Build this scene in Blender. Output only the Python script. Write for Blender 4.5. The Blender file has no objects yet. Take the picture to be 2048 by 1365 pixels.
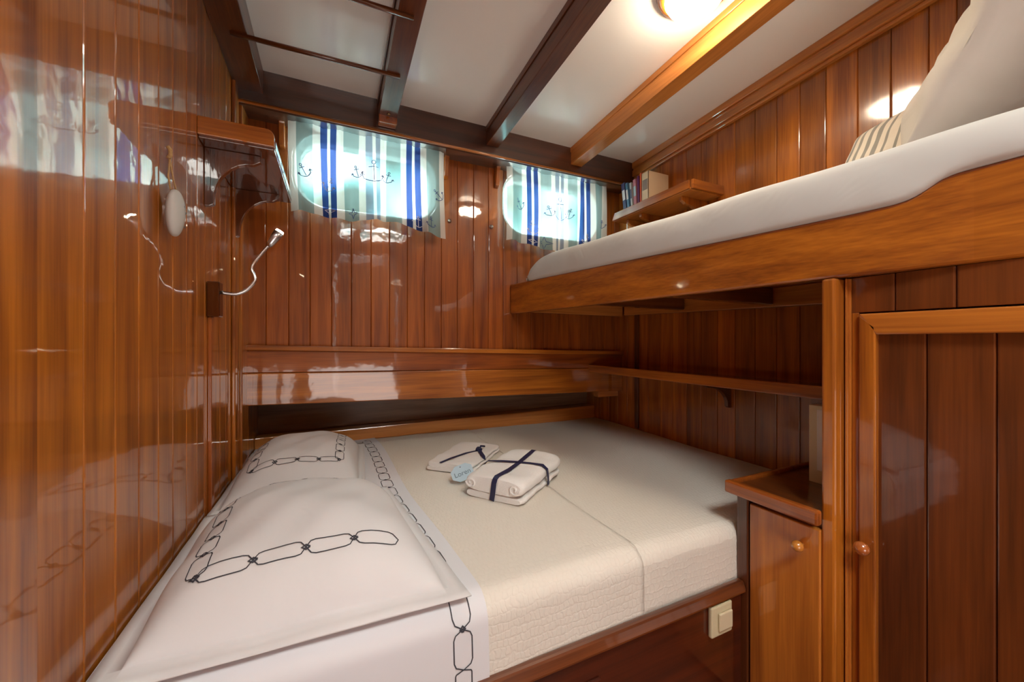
import bpy, bmesh, math, random
from mathutils import Vector, Matrix
random.seed(7)
C = bpy.context.scene.collection
SC = bpy.context.scene
# ------------------------------------------------------------------ camera
H = 1.0                                    # eye height above the cabin floor
TH = math.radians(24.8)
cam = bpy.data.cameras.new('camera'); cam.sensor_width = 36.0; cam.lens = 766.0/2048*36
cam.clip_start = 0.02; cam.clip_end = 200
co = bpy.data.objects.new('camera', cam); C.objects.link(co)
co.location = (0, 0, H); co.rotation_euler = (math.pi/2, 0, -TH)
SC.camera = co
# ------------------------------------------------------------------ world (daylight outside the portholes)
W = bpy.data.worlds.new('daylight'); SC.world = W; W.use_nodes = True
wn = W.node_tree; wn.nodes.clear()
wo = wn.nodes.new('ShaderNodeOutputWorld'); wb = wn.nodes.new('ShaderNodeBackground')
wt = wn.nodes.new('ShaderNodeTexCoord'); wz = wn.nodes.new('ShaderNodeTexNoise')
wr = wn.nodes.new('ShaderNodeValToRGB')
wz.inputs['Scale'].default_value = 7.0; wz.inputs['Detail'].default_value = 1.0
wr.color_ramp.elements[0].position = .46; wr.color_ramp.elements[0].color = (.22, .52, .53, 1)
wr.color_ramp.elements[1].position = .57; wr.color_ramp.elements[1].color = (1.0, 1.05, 1.05, 1)
we = wr.color_ramp.elements.new(.36); we.color = (.05, .10, .09, 1)
wn.links.new(wt.outputs['Generated'], wz.inputs['Vector']); wn.links.new(wz.outputs['Fac'], wr.inputs['Fac'])
wn.links.new(wr.outputs['Color'], wb.inputs['Color']); wn.links.new(wb.outputs['Background'], wo.inputs['Surface'])
wb.inputs['Strength'].default_value = 10.0
# ------------------------------------------------------------------ lights and exposure
def area(name, loc, rot, sx, sy, power, col):
    l = bpy.data.lights.new(name, 'AREA'); l.shape = 'RECTANGLE'; l.size = sx; l.size_y = sy
    l.energy = power; l.color = col
    o = bpy.data.objects.new(name, l); C.objects.link(o); o.location = loc; o.rotation_euler = rot
    return o
# added fill behind the camera: above an invented hatch, and low, tilted to the ceiling
area('hatch_fill', (.35, -.55, 2.22), (0, 0, 0), .58, .58, 18, (1.0, .92, .84))
area('ceiling_fill', (.20, -1.10, .48), (math.radians(126), 0, 0), .90, .90, 6.8, (1.0, .93, .86))
# daylight entering by the two portholes
area('porthole_daylight', (.14, 2.05, 1.80), (math.radians(-68), 0, 0), .7, .4, 5, (.93, .97, 1.0))
area('porthole_daylight', (1.10, 2.05, 1.80), (math.radians(-68), 0, 0), .7, .4, 5, (.93, .97, 1.0))
LAMP_STRENGTH = 36
SC.view_settings.view_transform = 'Standard'; SC.view_settings.look = 'None'
SC.view_settings.gamma = 1; SC.view_settings.use_curve_mapping = False
SC.view_settings.exposure = 1.02
SC.cycles.use_denoising = True
SC.cycles.max_bounces = 10; SC.cycles.diffuse_bounces = 5; SC.cycles.glossy_bounces = 4
SC.cycles.transparent_max_bounces = 8; SC.cycles.transmission_bounces = 6
SC.cycles.sample_clamp_indirect = 6.0; SC.cycles.caustics_reflective = False; SC.cycles.caustics_refractive = False

# ------------------------------------------------------------------ materials
MATS = {}
def bsdf(name):
    m = bpy.data.materials.new(name); m.use_nodes = True
    nt = m.node_tree; b = nt.nodes['Principled BSDF']
    return m, nt, b
def plain(name, col, rough=.5, metal=0, spec=.5, coat=0, emit=None, es=1, bump=None, sheen=0, sub=0):
    if name in MATS: return MATS[name]
    m, nt, b = bsdf(name)
    b.inputs['Base Color'].default_value = (*col, 1); b.inputs['Roughness'].default_value = rough
    b.inputs['Metallic'].default_value = metal; b.inputs['Specular IOR Level'].default_value = spec
    b.inputs['Coat Weight'].default_value = coat
    if sheen: b.inputs['Sheen Weight'].default_value = sheen
    if emit: b.inputs['Emission Color'].default_value = (*emit, 1); b.inputs['Emission Strength'].default_value = es
    if bump:
        sc, st, det = bump
        tc = nt.nodes.new('ShaderNodeTexCoord'); n = nt.nodes.new('ShaderNodeTexNoise'); bp = nt.nodes.new('ShaderNodeBump')
        n.inputs['Scale'].default_value = sc; n.inputs['Detail'].default_value = det
        bp.inputs['Strength'].default_value = st; bp.inputs['Distance'].default_value = .004
        nt.links.new(tc.outputs['Object'], n.inputs['Vector']); nt.links.new(n.outputs['Fac'], bp.inputs['Height'])
        nt.links.new(bp.outputs['Normal'], b.inputs['Normal'])
    MATS[name] = m; return m
WOODS = {  # dark grain, light grain
    'mahogany': ((.190, .046, .0045), (.500, .158, .012)),
    'red':      ((.160, .032, .0040), (.400, .104, .009)),
    'amber':    ((.260, .070, .0085), (.560, .190, .024)),
    'golden':   ((.340, .115, .018), (.620, .235, .048)),
    'dark':     ((.030, .008, .003), (.085, .022, .006)),
    'deep_shaded':     ((.035, .005, .0014), (.090, .014, .0028)),  # deep red wood; shade on the bed front is partly in the colour
    'umber':    ((.14, .075, .042), (.28, .165, .095)),
    'brown':    ((.058, .013, .0025), (.165, .041, .0065)),
}
def wood(kind='mahogany', axis='z', coat=1.0, crough=.035):
    key = f'varnished_{kind}_{axis}_{coat}_{crough}'
    if key in MATS: return MATS[key]
    m, nt, b = bsdf(key); L = nt.links
    d, l = WOODS[kind]
    tc = nt.nodes.new('ShaderNodeTexCoord')
    mp = nt.nodes.new('ShaderNodeMapping'); s = [26, 26, 26]; s['xyz'.index(axis)] = 1.6; mp.inputs['Scale'].default_value = s
    n = nt.nodes.new('ShaderNodeTexNoise'); n.inputs['Scale'].default_value = 1.0; n.inputs['Detail'].default_value = 5; n.inputs['Distortion'].default_value = .5
    mp2 = nt.nodes.new('ShaderNodeMapping'); s = [230, 230, 230]; s['xyz'.index(axis)] = 6; mp2.inputs['Scale'].default_value = s
    n2 = nt.nodes.new('ShaderNodeTexNoise'); n2.inputs['Scale'].default_value = 1.0; n2.inputs['Detail'].default_value = 2
    at = nt.nodes.new('ShaderNodeAttribute'); at.attribute_name = 'tone'
    # a different stretch of grain on every plank
    ad = nt.nodes.new('ShaderNodeVectorMath'); ad.operation = 'MULTIPLY_ADD'
    cb = nt.nodes.new('ShaderNodeCombineXYZ')
    for i in range(3): L.new(at.outputs['Fac'], cb.inputs[i])
    L.new(cb.outputs[0], ad.inputs[0]); ad.inputs[1].default_value = (3, 3, 3); L.new(tc.outputs['Object'], ad.inputs[2])
    L.new(ad.outputs[0], mp.inputs['Vector']); L.new(tc.outputs['Object'], mp2.inputs['Vector'])
    L.new(mp.outputs[0], n.inputs['Vector']); L.new(mp2.outputs[0], n2.inputs['Vector'])
    mx = nt.nodes.new('ShaderNodeMath'); mx.operation = 'MULTIPLY_ADD'; mx.inputs[1].default_value = .35
    L.new(n2.outputs['Fac'], mx.inputs[0])
    sb = nt.nodes.new('ShaderNodeMath'); sb.operation = 'SUBTRACT'; sb.inputs[1].default_value = .175
    L.new(n.outputs['Fac'], sb.inputs[0]); L.new(sb.outputs[0], mx.inputs[2])
    r = nt.nodes.new('ShaderNodeValToRGB')
    r.color_ramp.elements[0].position = .28; r.color_ramp.elements[0].color = (*d, 1)
    r.color_ramp.elements[1].position = .72; r.color_ramp.elements[1].color = (*l, 1)
    L.new(mx.outputs[0], r.inputs['Fac'])
    hs = nt.nodes.new('ShaderNodeHueSaturation')
    va = nt.nodes.new('ShaderNodeMath'); va.operation = 'ADD'; va.inputs[1].default_value = 1.0
    L.new(at.outputs['Fac'], va.inputs[0]); L.new(va.outputs[0], hs.inputs['Value']); L.new(r.outputs['Color'], hs.inputs['Color'])
    L.new(hs.outputs['Color'], b.inputs['Base Color'])
    b.inputs['Roughness'].default_value = .42; b.inputs['Specular IOR Level'].default_value = .35
    b.inputs['Coat Weight'].default_value = coat; b.inputs['Coat Roughness'].default_value = crough; b.inputs['Coat IOR'].default_value = 1.58
    bp = nt.nodes.new('ShaderNodeBump'); bp.inputs['Strength'].default_value = .12; bp.inputs['Distance'].default_value = .001
    L.new(n2.outputs['Fac'], bp.inputs['Height']); L.new(bp.outputs['Normal'], b.inputs['Normal'])
    n3 = nt.nodes.new('ShaderNodeTexNoise'); n3.inputs['Scale'].default_value = 16; n3.inputs['Detail'].default_value = 2
    L.new(tc.outputs['Object'], n3.inputs['Vector'])
    bc = nt.nodes.new('ShaderNodeBump'); bc.inputs['Strength'].default_value = .045; bc.inputs['Distance'].default_value = .01
    L.new(n3.outputs['Fac'], bc.inputs['Height']); L.new(bc.outputs['Normal'], b.inputs['Coat Normal'])
    MATS[key] = m; return m
def quilt_mat():
    if 'quilted_cotton' in MATS: return MATS['quilted_cotton']
    m, nt, b = bsdf('quilted_cotton'); L = nt.links
    b.inputs['Base Color'].default_value = (.70, .665, .60, 1); b.inputs['Roughness'].default_value = .85; b.inputs['Specular IOR Level'].default_value = .2
    tc = nt.nodes.new('ShaderNodeTexCoord'); v = nt.nodes.new('ShaderNodeTexBrick')
    v.inputs['Scale'].default_value = 1.0; v.inputs['Brick Width'].default_value = .012; v.inputs['Row Height'].default_value = .017
    v.inputs['Mortar Size'].default_value = .0030; v.inputs['Mortar Smooth'].default_value = 1; v.offset = .5
    nz = nt.nodes.new('ShaderNodeTexNoise'); nz.inputs['Scale'].default_value = 38
    mxv = nt.nodes.new('ShaderNodeMixRGB'); mxv.inputs[0].default_value = .022
    L.new(tc.outputs['UV'], nz.inputs['Vector'])
    L.new(tc.outputs['UV'], mxv.inputs[1]); L.new(nz.outputs['Color'], mxv.inputs[2]); L.new(mxv.outputs[0], v.inputs['Vector'])
    inv = nt.nodes.new('ShaderNodeMath'); inv.operation = 'SUBTRACT'; inv.inputs[0].default_value = 1
    L.new(v.outputs['Fac'], inv.inputs[1])
    bp = nt.nodes.new('ShaderNodeBump'); bp.inputs['Strength'].default_value = .26; bp.inputs['Distance'].default_value = .003
    L.new(inv.outputs[0], bp.inputs['Height']); L.new(bp.outputs['Normal'], b.inputs['Normal'])
    MATS['quilted_cotton'] = m; return m
def cloth(name, col, trans=.0, wrinkle=(7, .25)):
    if name in MATS: return MATS[name]
    m, nt, b = bsdf(name); L = nt.links
    b.inputs['Base Color'].default_value = (*col, 1); b.inputs['Roughness'].default_value = .85; b.inputs['Specular IOR Level'].default_value = .2
    tc = nt.nodes.new('ShaderNodeTexCoord'); n = nt.nodes.new('ShaderNodeTexNoise'); n.inputs['Scale'].default_value = wrinkle[0]; n.inputs['Detail'].default_value = 3
    n.inputs['Distortion'].default_value = .8
    bp = nt.nodes.new('ShaderNodeBump'); bp.inputs['Strength'].default_value = wrinkle[1]; bp.inputs['Distance'].default_value = .012
    L.new(tc.outputs['Object'], n.inputs['Vector']); L.new(n.outputs['Fac'], bp.inputs['Height']); L.new(bp.outputs['Normal'], b.inputs['Normal'])
    if trans:
        t = nt.nodes.new('ShaderNodeBsdfTranslucent'); t.inputs['Color'].default_value = (*col, 1)
        mx = nt.nodes.new('ShaderNodeMixShader'); mx.inputs[0].default_value = trans
        tr = nt.nodes.new('ShaderNodeBsdfTransparent'); tr.inputs['Color'].default_value = tuple(min(1, c**.75*1.25) for c in col)+(1,)
        m3 = nt.nodes.new('ShaderNodeMixShader'); m3.inputs[0].default_value = .15
        o = nt.nodes['Material Output']; L.new(b.outputs[0], mx.inputs[1]); L.new(t.outputs[0], mx.inputs[2])
        L.new(mx.outputs[0], m3.inputs[1]); L.new(tr.outputs[0], m3.inputs[2]); L.new(m3.outputs[0], o.inputs['Surface'])
    MATS[name] = m; return m
WHITE_PAINT = plain('glossy_white_paint', (.91, .90, .88), .22, spec=.5, coat=.3, bump=(3, .12, 2))
CHROME = plain('chrome', (.75, .73, .70), .12, metal=1)
BRASS = plain('aged_brass', (.55, .42, .22), .3, metal=1)
THREAD = plain('dark_thread', (.035, .037, .05), .8)
SHEET = cloth('white_percale', (.68, .69, .73), 0, (5, .18))
PILLOW = cloth('white_pillow_cotton', (.66, .655, .67), 0, (6, .34))
BUNKSHEET = cloth('bunk_white_cotton', (.58, .60, .59), 0, (6, .6))
CREAM = cloth('cream_pillow_cotton', (.52, .49, .44), 0, (7, .8))
TOWEL = plain('white_terry', (.80, .79, .78), .95, bump=(420, .5, 2))
NAVY = plain('navy_ribbon', (.012, .014, .06), .55)

# ------------------------------------------------------------------ geometry helpers
class MB:
    def __init__(s): s.v = []; s.f = []; s.m = []; s.tone = []; s.uv = {}; s.sm = []
    def add(s, vs, fs, mi=0, tone=0., smooth=False):
        o = len(s.v); s.v += [tuple(v) for v in vs]
        for f in fs: s.f.append([o+i for i in f]); s.m.append(mi); s.tone.append(tone); s.sm.append(smooth)
        return o
    def box(s, x0, x1, y0, y1, z0, z1, mi=0, tone=0.):
        vs = [(x, y, z) for z in (z0, z1) for y in (y0, y1) for x in (x0, x1)]
        s.add(vs, [(0, 2, 3, 1), (4, 5, 7, 6), (0, 1, 5, 4), (2, 6, 7, 3), (0, 4, 6, 2), (1, 3, 7, 5)], mi, tone); return s
    def hexa(s, p, mi=0, tone=0.):          # 8 points, bottom 4 then top 4
        s.add(p, [(3, 2, 1, 0), (4, 5, 6, 7), (0, 1, 5, 4), (1, 2, 6, 5), (2, 3, 7, 6), (3, 0, 4, 7)], mi, tone); return s
    def prism(s, poly, a, b, mi=0, tone=0.):  # poly: list of Vector, swept by vector a..b
        n = len(poly); a = Vector(a); b = Vector(b)
        vs = [Vector(p)+a for p in poly]+[Vector(p)+b for p in poly]
        s.add(vs, [tuple(range(n))[::-1], tuple(range(n, 2*n))]+[(i, (i+1) % n, n+(i+1) % n, n+i) for i in range(n)], mi, tone); return s
    def tube(s, pts, r, n=10, mi=0, cap=True):
        pts = [Vector(p) for p in pts]; rr = r if isinstance(r, (list, tuple)) else [r]*len(pts)
        rings = []; up = Vector((0, 0, 1)); prev = None
        for i, p in enumerate(pts):
            t = (pts[min(i+1, len(pts)-1)]-pts[max(i-1, 0)]).normalized()
            if prev is None:
                a = t.cross(up) if abs(t.dot(up)) < .95 else t.cross(Vector((1, 0, 0)))
            else: a = prev - t*prev.dot(t)
            a.normalize(); b = t.cross(a); prev = a
            rings.append([p+(a*math.cos(k*2*math.pi/n)+b*math.sin(k*2*math.pi/n))*rr[i] for k in range(n)])
        vs = [v for r_ in rings for v in r_]
        fs = [(i*n+k, i*n+(k+1) % n, (i+1)*n+(k+1) % n, (i+1)*n+k) for i in range(len(pts)-1) for k in range(n)]
        s.add(vs, fs, mi, 0, True)
        if cap:
            o = len(s.v)-len(vs)
            s.f.append([o+k for k in range(n)][::-1]); s.m.append(mi); s.tone.append(0); s.sm.append(False)
            o2 = o+(len(pts)-1)*n; s.f.append([o2+k for k in range(n)]); s.m.append(mi); s.tone.append(0); s.sm.append(False)
        return s
    def lathe(s, prof, mat, n=24, mi=0):     # prof: (r, h) ; mat: Matrix placing local z axis
        vs = [mat @ Vector((r*math.cos(k*2*math.pi/n), r*math.sin(k*2*math.pi/n), h)) for r, h in prof for k in range(n)]
        fs = [(i*n+k, i*n+(k+1) % n, (i+1)*n+(k+1) % n, (i+1)*n+k) for i in range(len(prof)-1) for k in range(n)]
        s.add(vs, fs, mi, 0, True)
        return s
    def grid(s, fn, us, vs_, mi=0, close=False):
        vs = [fn(u, v) for v in vs_ for u in us]; nu = len(us); nv = len(vs_); fs = []; ms = []
        for j in range(nv-1):
            for i in range(nu-1): fs.append((j*nu+i, j*nu+i+1, (j+1)*nu+i+1, (j+1)*nu+i)); ms.append(mi(us[i]*.5+us[i+1]*.5) if callable(mi) else mi)
        o = len(s.v); s.v += [tuple(v) for v in vs]
        for f, m_ in zip(fs, ms): s.f.append([o+i for i in f]); s.m.append(m_); s.tone.append(0); s.sm.append(True)
        for j in range(nv):
            for i in range(nu): s.uv[o+j*nu+i] = (us[i], vs_[j])
        return s
    def build(s, name, mats, parent=None, bevel=0, solid=0, weld=False, off=-1, sub=0):
        me = bpy.data.meshes.new(name); me.from_pydata(s.v, [], s.f); me.update()
        if not isinstance(mats, (list, tuple)): mats = [mats]
        for m in mats: me.materials.append(m)
        me.polygons.foreach_set('material_index', s.m); me.polygons.foreach_set('use_smooth', s.sm)
        if any(s.tone):
            a = me.attributes.new('tone', 'FLOAT', 'FACE'); a.data.foreach_set('value', s.tone)
        if s.uv:
            ul = me.uv_layers.new(name='UVMap')
            for lp in me.loops: ul.data[lp.index].uv = s.uv.get(lp.vertex_index, (0, 0))
        if weld:
            bm = bmesh.new(); bm.from_mesh(me); bmesh.ops.remove_doubles(bm, verts=bm.verts, dist=1e-5)
            bmesh.ops.recalc_face_normals(bm, faces=bm.faces); bm.to_mesh(me); bm.free()
        o = bpy.data.objects.new(name, me); C.objects.link(o)
        if parent is not None: o.parent = parent
        if solid:
            md = o.modifiers.new('thickness', 'SOLIDIFY'); md.thickness = solid; md.offset = off
        if sub:
            md = o.modifiers.new('smooth', 'SUBSURF'); md.levels = sub; md.render_levels = sub
        if bevel:
            md = o.modifiers.new('rounded_edges', 'BEVEL'); md.width = bevel; md.segments = 2; md.limit_method = 'ANGLE'; md.angle_limit = math.radians(40)
            md.harden_normals = False
        return o
def part(name, mats, parent, **k): ...
def thing(name, label, cat, group=None, loc=(0, 0, 0)):
    o = bpy.data.objects.new(name, None); C.objects.link(o); o.empty_display_size = .05; o.location = loc
    return tag(o, label, cat, group)
def tag(o, label, cat, group=None):
    o['label'] = label; o['category'] = cat
    if group: o['group'] = group
    return o
def struct(o): o['kind'] = 'structure'; return o
def P(x, y, z): return Vector((x, y, z+H))   # heights given from eye level
def box(name, b, mat, parent=None, bevel=.003, tone=0):
    m = MB(); m.box(b[0], b[1], b[2], b[3], b[4]+H, b[5]+H, tone=tone); return m.build(name, mat, parent, bevel=bevel)
def lin(a, b, n): return [a+(b-a)*i/(n-1) for i in range(n)]
def smooth(a, b, x):
    t = max(0, min(1, (x-a)/(b-a))); return t*t*(3-2*t)

def plank_profile(a, b, grooves, gw=.0035, gd=.0035, crown=.0004):
    """(distance along, depth, plank index) points of a V-grooved boarding."""
    cuts = [a]+sorted(g for g in grooves if a+.01 < g < b-.01)+[b]
    out = []
    for i in range(len(cuts)-1):
        p, q = cuts[i], cuts[i+1]
        l = p+(gw/2 if i else 0); r = q-(gw/2 if i < len(cuts)-2 else 0)
        if i: out.append((p, -gd, i))
        out.append((l, -gd*.15, i)); out.append((l+gw*.6, 0, i)); out.append((r-gw*.6, 0, i)); out.append((r, -gd*.15, i))
    return out
def planks(name, org, du, dn, a, b, grooves, z0, z1, mat, thick=.02, parent=None, tone=.16, gd=.0035, gw=.0035, seed=1):
    """boarding that runs along du, faces dn; z0/z1 numbers or functions of the distance."""
    rnd = random.Random(seed); prof = plank_profile(a, b, grooves, gw, gd)
    du = Vector(du); dn = Vector(dn); org = Vector(org); mb = MB()
    f0 = z0 if callable(z0) else (lambda u: z0); f1 = z1 if callable(z1) else (lambda u: z1)
    tn = [rnd.uniform(-tone, tone) for _ in range(400)]
    pt = lambda u, d, z: org+du*u+dn*d+Vector((0, 0, z+H))
    flip = du.cross(dn).z > 0
    n = len(prof); vs = []
    for u, d, i in prof: vs += [pt(u, d, f0(u)), pt(u, d, f1(u))]
    fs = []; o = len(mb.v); mb.v += [tuple(v) for v in vs]
    for k in range(n-1):
        f = [o+2*k, o+2*k+2, o+2*k+3, o+2*k+1]
        if flip: f = f[::-1]
        i = prof[k][2]
        mb.f.append(f[::-1] if False else f); mb.m.append(0); mb.tone.append(tn[i]); mb.sm.append(False)
    bk = [pt(a, -thick, f0(a)), pt(b, -thick, f0(b)), pt(b, -thick, f1(b)), pt(a, -thick, f1(a))]
    ob = len(mb.v); mb.v += [tuple(v) for v in bk]
    bot = [o+2*k for k in range(n)]; top = [o+2*k+1 for k in range(n)]
    for f in ([ob, ob+1, ob+2, ob+3], bot+[ob+1, ob], top+[ob+2, ob+3], [o, o+1, ob+3, ob], [bot[-1], top[-1], ob+2, ob+1]):
        mb.f.append(list(f)); mb.m.append(0); mb.tone.append(0.001); mb.sm.append(False)
    ob_ = mb.build(name, mat, parent)
    bm = bmesh.new(); bm.from_mesh(ob_.data); bmesh.ops.recalc_face_normals(bm, faces=bm.faces); bm.to_mesh(ob_.data); bm.free()
    return ob_
def ribbon(mb, surf, pts, w, eps, mi, closed=False, sub=3, two=False):
    """a narrow band of width w laid on surf(s, t) along parameter points."""
    if closed: pts = pts+[pts[0]]
    dense = []
    for i in range(len(pts)-1):
        for k in range(sub): t = k/sub; dense.append((pts[i][0]*(1-t)+pts[i+1][0]*t, pts[i][1]*(1-t)+pts[i+1][1]*t))
    dense.append(pts[-1]); vs = []
    for i, (s, t) in enumerate(dense):
        p = Vector(surf(s, t)); e = 1e-3
        n = (Vector(surf(s+e, t))-p).cross(Vector(surf(s, t+e))-p)
        if n.length < 1e-12: n = Vector((0, 0, 1))
        n.normalize()
        a = dense[max(i-1, 0)]; b = dense[min(i+1, len(dense)-1)]
        tg = Vector(surf(*b))-Vector(surf(*a))
        if tg.length < 1e-9: tg = Vector((1, 0, 0))
        tg.normalize(); sd = n.cross(tg).normalized()*w/2
        vs += [p+n*eps+sd, p+n*eps-sd]
    mb.add(vs, [(2*i, 2*i+1, 2*i+3, 2*i+2) for i in range(len(dense)-1)], mi, 0, True)

# ------------------------------------------------------------------ room dimensions (from the eye point)
XL, XR, YB, YR = -.335, 1.57, 1.84, -1.25
def ceil_z(y): return 1.018+.0427*(1.70-y)
G_L = [.684, .775, .864, .949, 1.037, 1.116, 1.203, 1.283, 1.352, 1.425, 1.508, 1.583, 1.640]
G_B = [-.256, -.176, -.097, -.014, .066, .148, .228, .309, .389, .471, .552, .636]+[.636+.0815*k for k in range(1, 12)]
G_R = [-1.1+.086*k for k in range(19)]+[.503, .587, .671, .761, .844, .927, 1.012, 1.099]+[1.099+.084*k for k in range(1, 12)]
mh = wood('mahogany', 'z')
struct(box('floor', (XL-.03, 1.6, YR-.02, 2.25, -1.04, -1.0), wood('brown', 'y'), bevel=0))
struct(planks('wall_left', (XL, 0, 0), (0, 1, 0), (1, 0, 0), YR, 2.22, [.66]+G_L[1:]+[1.72, 1.80, 1.88, 1.96], -1.0, 1.16, wood('mahogany', 'z', 1.0, .03), .03, seed=3, tone=.08))
struct(planks('wall_right', (XR, 0, 0), (0, 1, 0), (-1, 0, 0), YR, 2.22, [g for g in G_R], -1.0, 1.16, wood('mahogany', 'z', 1.0, .11), .03, seed=5, tone=.26))
wb_ = planks('wall_back', (0, YB, 0), (1, 0, 0), (0, -1, 0), XL, XR, G_B, -.10, 1.06, wood('red', 'z', 1.0, .04), .03, seed=8, tone=.1)
struct(wb_)
# porthole openings cut through the boarding
def rrect(cx, cz, w, h, r, n=8):
    pts = []
    for sx, sz, a0 in ((1, 1, 0), (-1, 1, 90), (-1, -1, 180), (1, -1, 270)):
        for k in range(n+1):
            a = math.radians(a0+90*k/n); pts.append((cx+sx*(w/2-r)+r*math.cos(a), cz+sz*(h/2-r)+r*math.sin(a)))
    return pts
WIN = [(.145, .735, .62, .34), (1.105, .735, .62, .34)]
for k, (cx, cz, w, h) in enumerate(WIN):
    c = MB(); c.prism([P(x, 0, z) for x, z in rrect(cx, cz, w, h, .13)], (0, 1.75, 0), (0, 1.95, 0)); cut = c.build('cutter', mh, weld=True)
    md = wb_.modifiers.new('opening', 'BOOLEAN'); md.object = cut; md.operation = 'DIFFERENCE'; md.solver = 'EXACT'
    dg = bpy.context.evaluated_depsgraph_get(); nm = bpy.data.meshes.new_from_object(wb_.evaluated_get(dg))
    wb_.modifiers.clear(); wb_.data = nm; bpy.data.objects.remove(cut)
FRAME = plain('white_window_enamel', (.75, .78, .78), .3)
GLASS = bpy.data.materials.new('window_glass'); GLASS.use_nodes = True
g_ = GLASS.node_tree; g_.nodes.clear()
go = g_.nodes.new('ShaderNodeOutputMaterial'); gt = g_.nodes.new('ShaderNodeBsdfTransparent'); gg = g_.nodes.new('ShaderNodeBsdfGlossy'); gm = g_.nodes.new('ShaderNodeMixShader')
gt.inputs['Color'].default_value = (.86, .95, .94, 1); gg.inputs['Roughness'].default_value = .02; gm.inputs[0].default_value = .06
g_.links.new(gt.outputs[0], gm.inputs[1]); g_.links.new(gg.outputs[0], gm.inputs[2]); g_.links.new(gm.outputs[0], go.inputs['Surface'])
for k, (cx, cz, w, h) in enumerate(WIN):
    e = bpy.data.objects.new(f'window_{k+1}', None); C.objects.link(e); struct(e)
    out = rrect(cx, cz, w-.004, h-.004, .128); inn = rrect(cx, cz, w-.055, h-.055, .105); n = len(out)
    m = MB(); ring = []
    for (y, q) in ((YB+.004, out), (YB+.10, out), (YB+.10, inn), (YB+.05, inn)): ring.append([P(x, y, z) for x, z in q])
    inn2 = rrect(cx, cz, w-.02, h-.02, .122)
    ring.append([P(x, YB+.004, z) for x, z in inn2])
    vs = [p for r in ring for p in r]
    fs = [(a*n+i, a*n+(i+1) % n, b*n+(i+1) % n, b*n+i) for a, b in ((0, 1), (1, 2), (2, 3), (3, 4), (4, 0)) for i in range(n)]
    m.add(vs, fs); m.build('window_frame', FRAME, e, weld=True)
    g = MB(); g.prism([P(x, 0, z) for x, z in rrect(cx, cz, w-.054, h-.054, .105)], (0, YB+.07, 0), (0, YB+.074, 0)); g.build('pane', GLASS, e)
# rear bulkhead with closed door, behind the camera
m = MB()
m.box(XL-.03, .0, YR-.03, YR, 0, 2.16).box(.70, 1.6, YR-.03, YR, 0, 2.16).box(0, .70, YR-.03, YR, 1.92, 2.16)
struct(m.build('wall_rear', mh))
struct(planks('door_1', (0, YR-.01, 0), (1, 0, 0), (0, 1, 0), .002, .698, [.09, .18, .27, .36, .45, .54, .63], -1.0, .918, mh, .02, seed=4))
# ceiling with an unseen hatch opening added behind the camera for fill light
m = MB(); t = .03
def cslab(x0, x1, y0, y1):
    m.hexa([P(x0, y0, ceil_z(y0)), P(x1, y0, ceil_z(y0)), P(x1, y1, ceil_z(y1)), P(x0, y1, ceil_z(y1)),
            P(x0, y0, ceil_z(y0)+t), P(x1, y0, ceil_z(y0)+t), P(x1, y1, ceil_z(y1)+t), P(x0, y1, ceil_z(y1)+t)])
cslab(XL-.03, .05, YR-.03, YB+.05); cslab(.65, 1.6, YR-.03, YB+.05); cslab(.05, .65, -.25, YB+.05); cslab(.05, .65, YR-.03, -.85)
struct(m.build('ceiling', WHITE_PAINT))
# cornice on the right bulkhead, beam shelf along the hull, corner post on the left
m = MB()
for (dx, dz0, dz1) in ((.030, -.034, .0), (.022, -.046, -.034), (.028, -.080, -.046), (.018, -.094, -.080)):
    y0, y1 = YR, 1.70
    m.hexa([P(XR-dx, y0, ceil_z(y0)+dz0), P(XR+.001, y0, ceil_z(y0)+dz0), P(XR+.001, y1, ceil_z(y1)+dz0), P(XR-dx, y1, ceil_z(y1)+dz0),
            P(XR-dx, y0, ceil_z(y0)+dz1), P(XR+.001, y0, ceil_z(y0)+dz1), P(XR+.001, y1, ceil_z(y1)+dz1), P(XR-dx, y1, ceil_z(y1)+dz1)])
struct(m.build('trim_1', wood('golden', 'y'), bevel=.003))
m = MB(); m.prism([P(0, 1.70, 1.05), P(0, YB+.01, 1.05), P(0, YB+.01, .895), P(0, 1.72, .883), P(0, 1.70, .893)], (XL, 0, 0), (XR, 0, 0))
struct(m.build('trim_2', wood('dark', 'x', 1.0, .08), bevel=.004))
m = MB(); m.tube([P(XL, 1.704, .888), P(XR, 1.704, .888)], .006, 8)  # bead added so its gold imitates light on the beam shelf's lower edge
struct(m.build('lit_edge_bead', wood('golden', 'x', 1, .1)))
m = MB(); m.box(XL, XL+.012, 1.655, 1.715, .30, 2.02); m.box(XL, XL+.02, 1.725, 1.838, .30, 1.90)
struct(m.build('trim_3', wood('mahogany', 'z', 1, .04), bevel=.004))
m = MB(); m.box(XL, XL+.010, .30, .66, 0, 2.09)
struct(m.build('trim_4', wood('mahogany', 'z', 1, .05), bevel=.003))
m = MB(); m.box(XR-.012, XR, 1.672, 1.70, .50, 1.16)
struct(m.build('trim_5', wood('brown', 'z'), bevel=.004))

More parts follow.
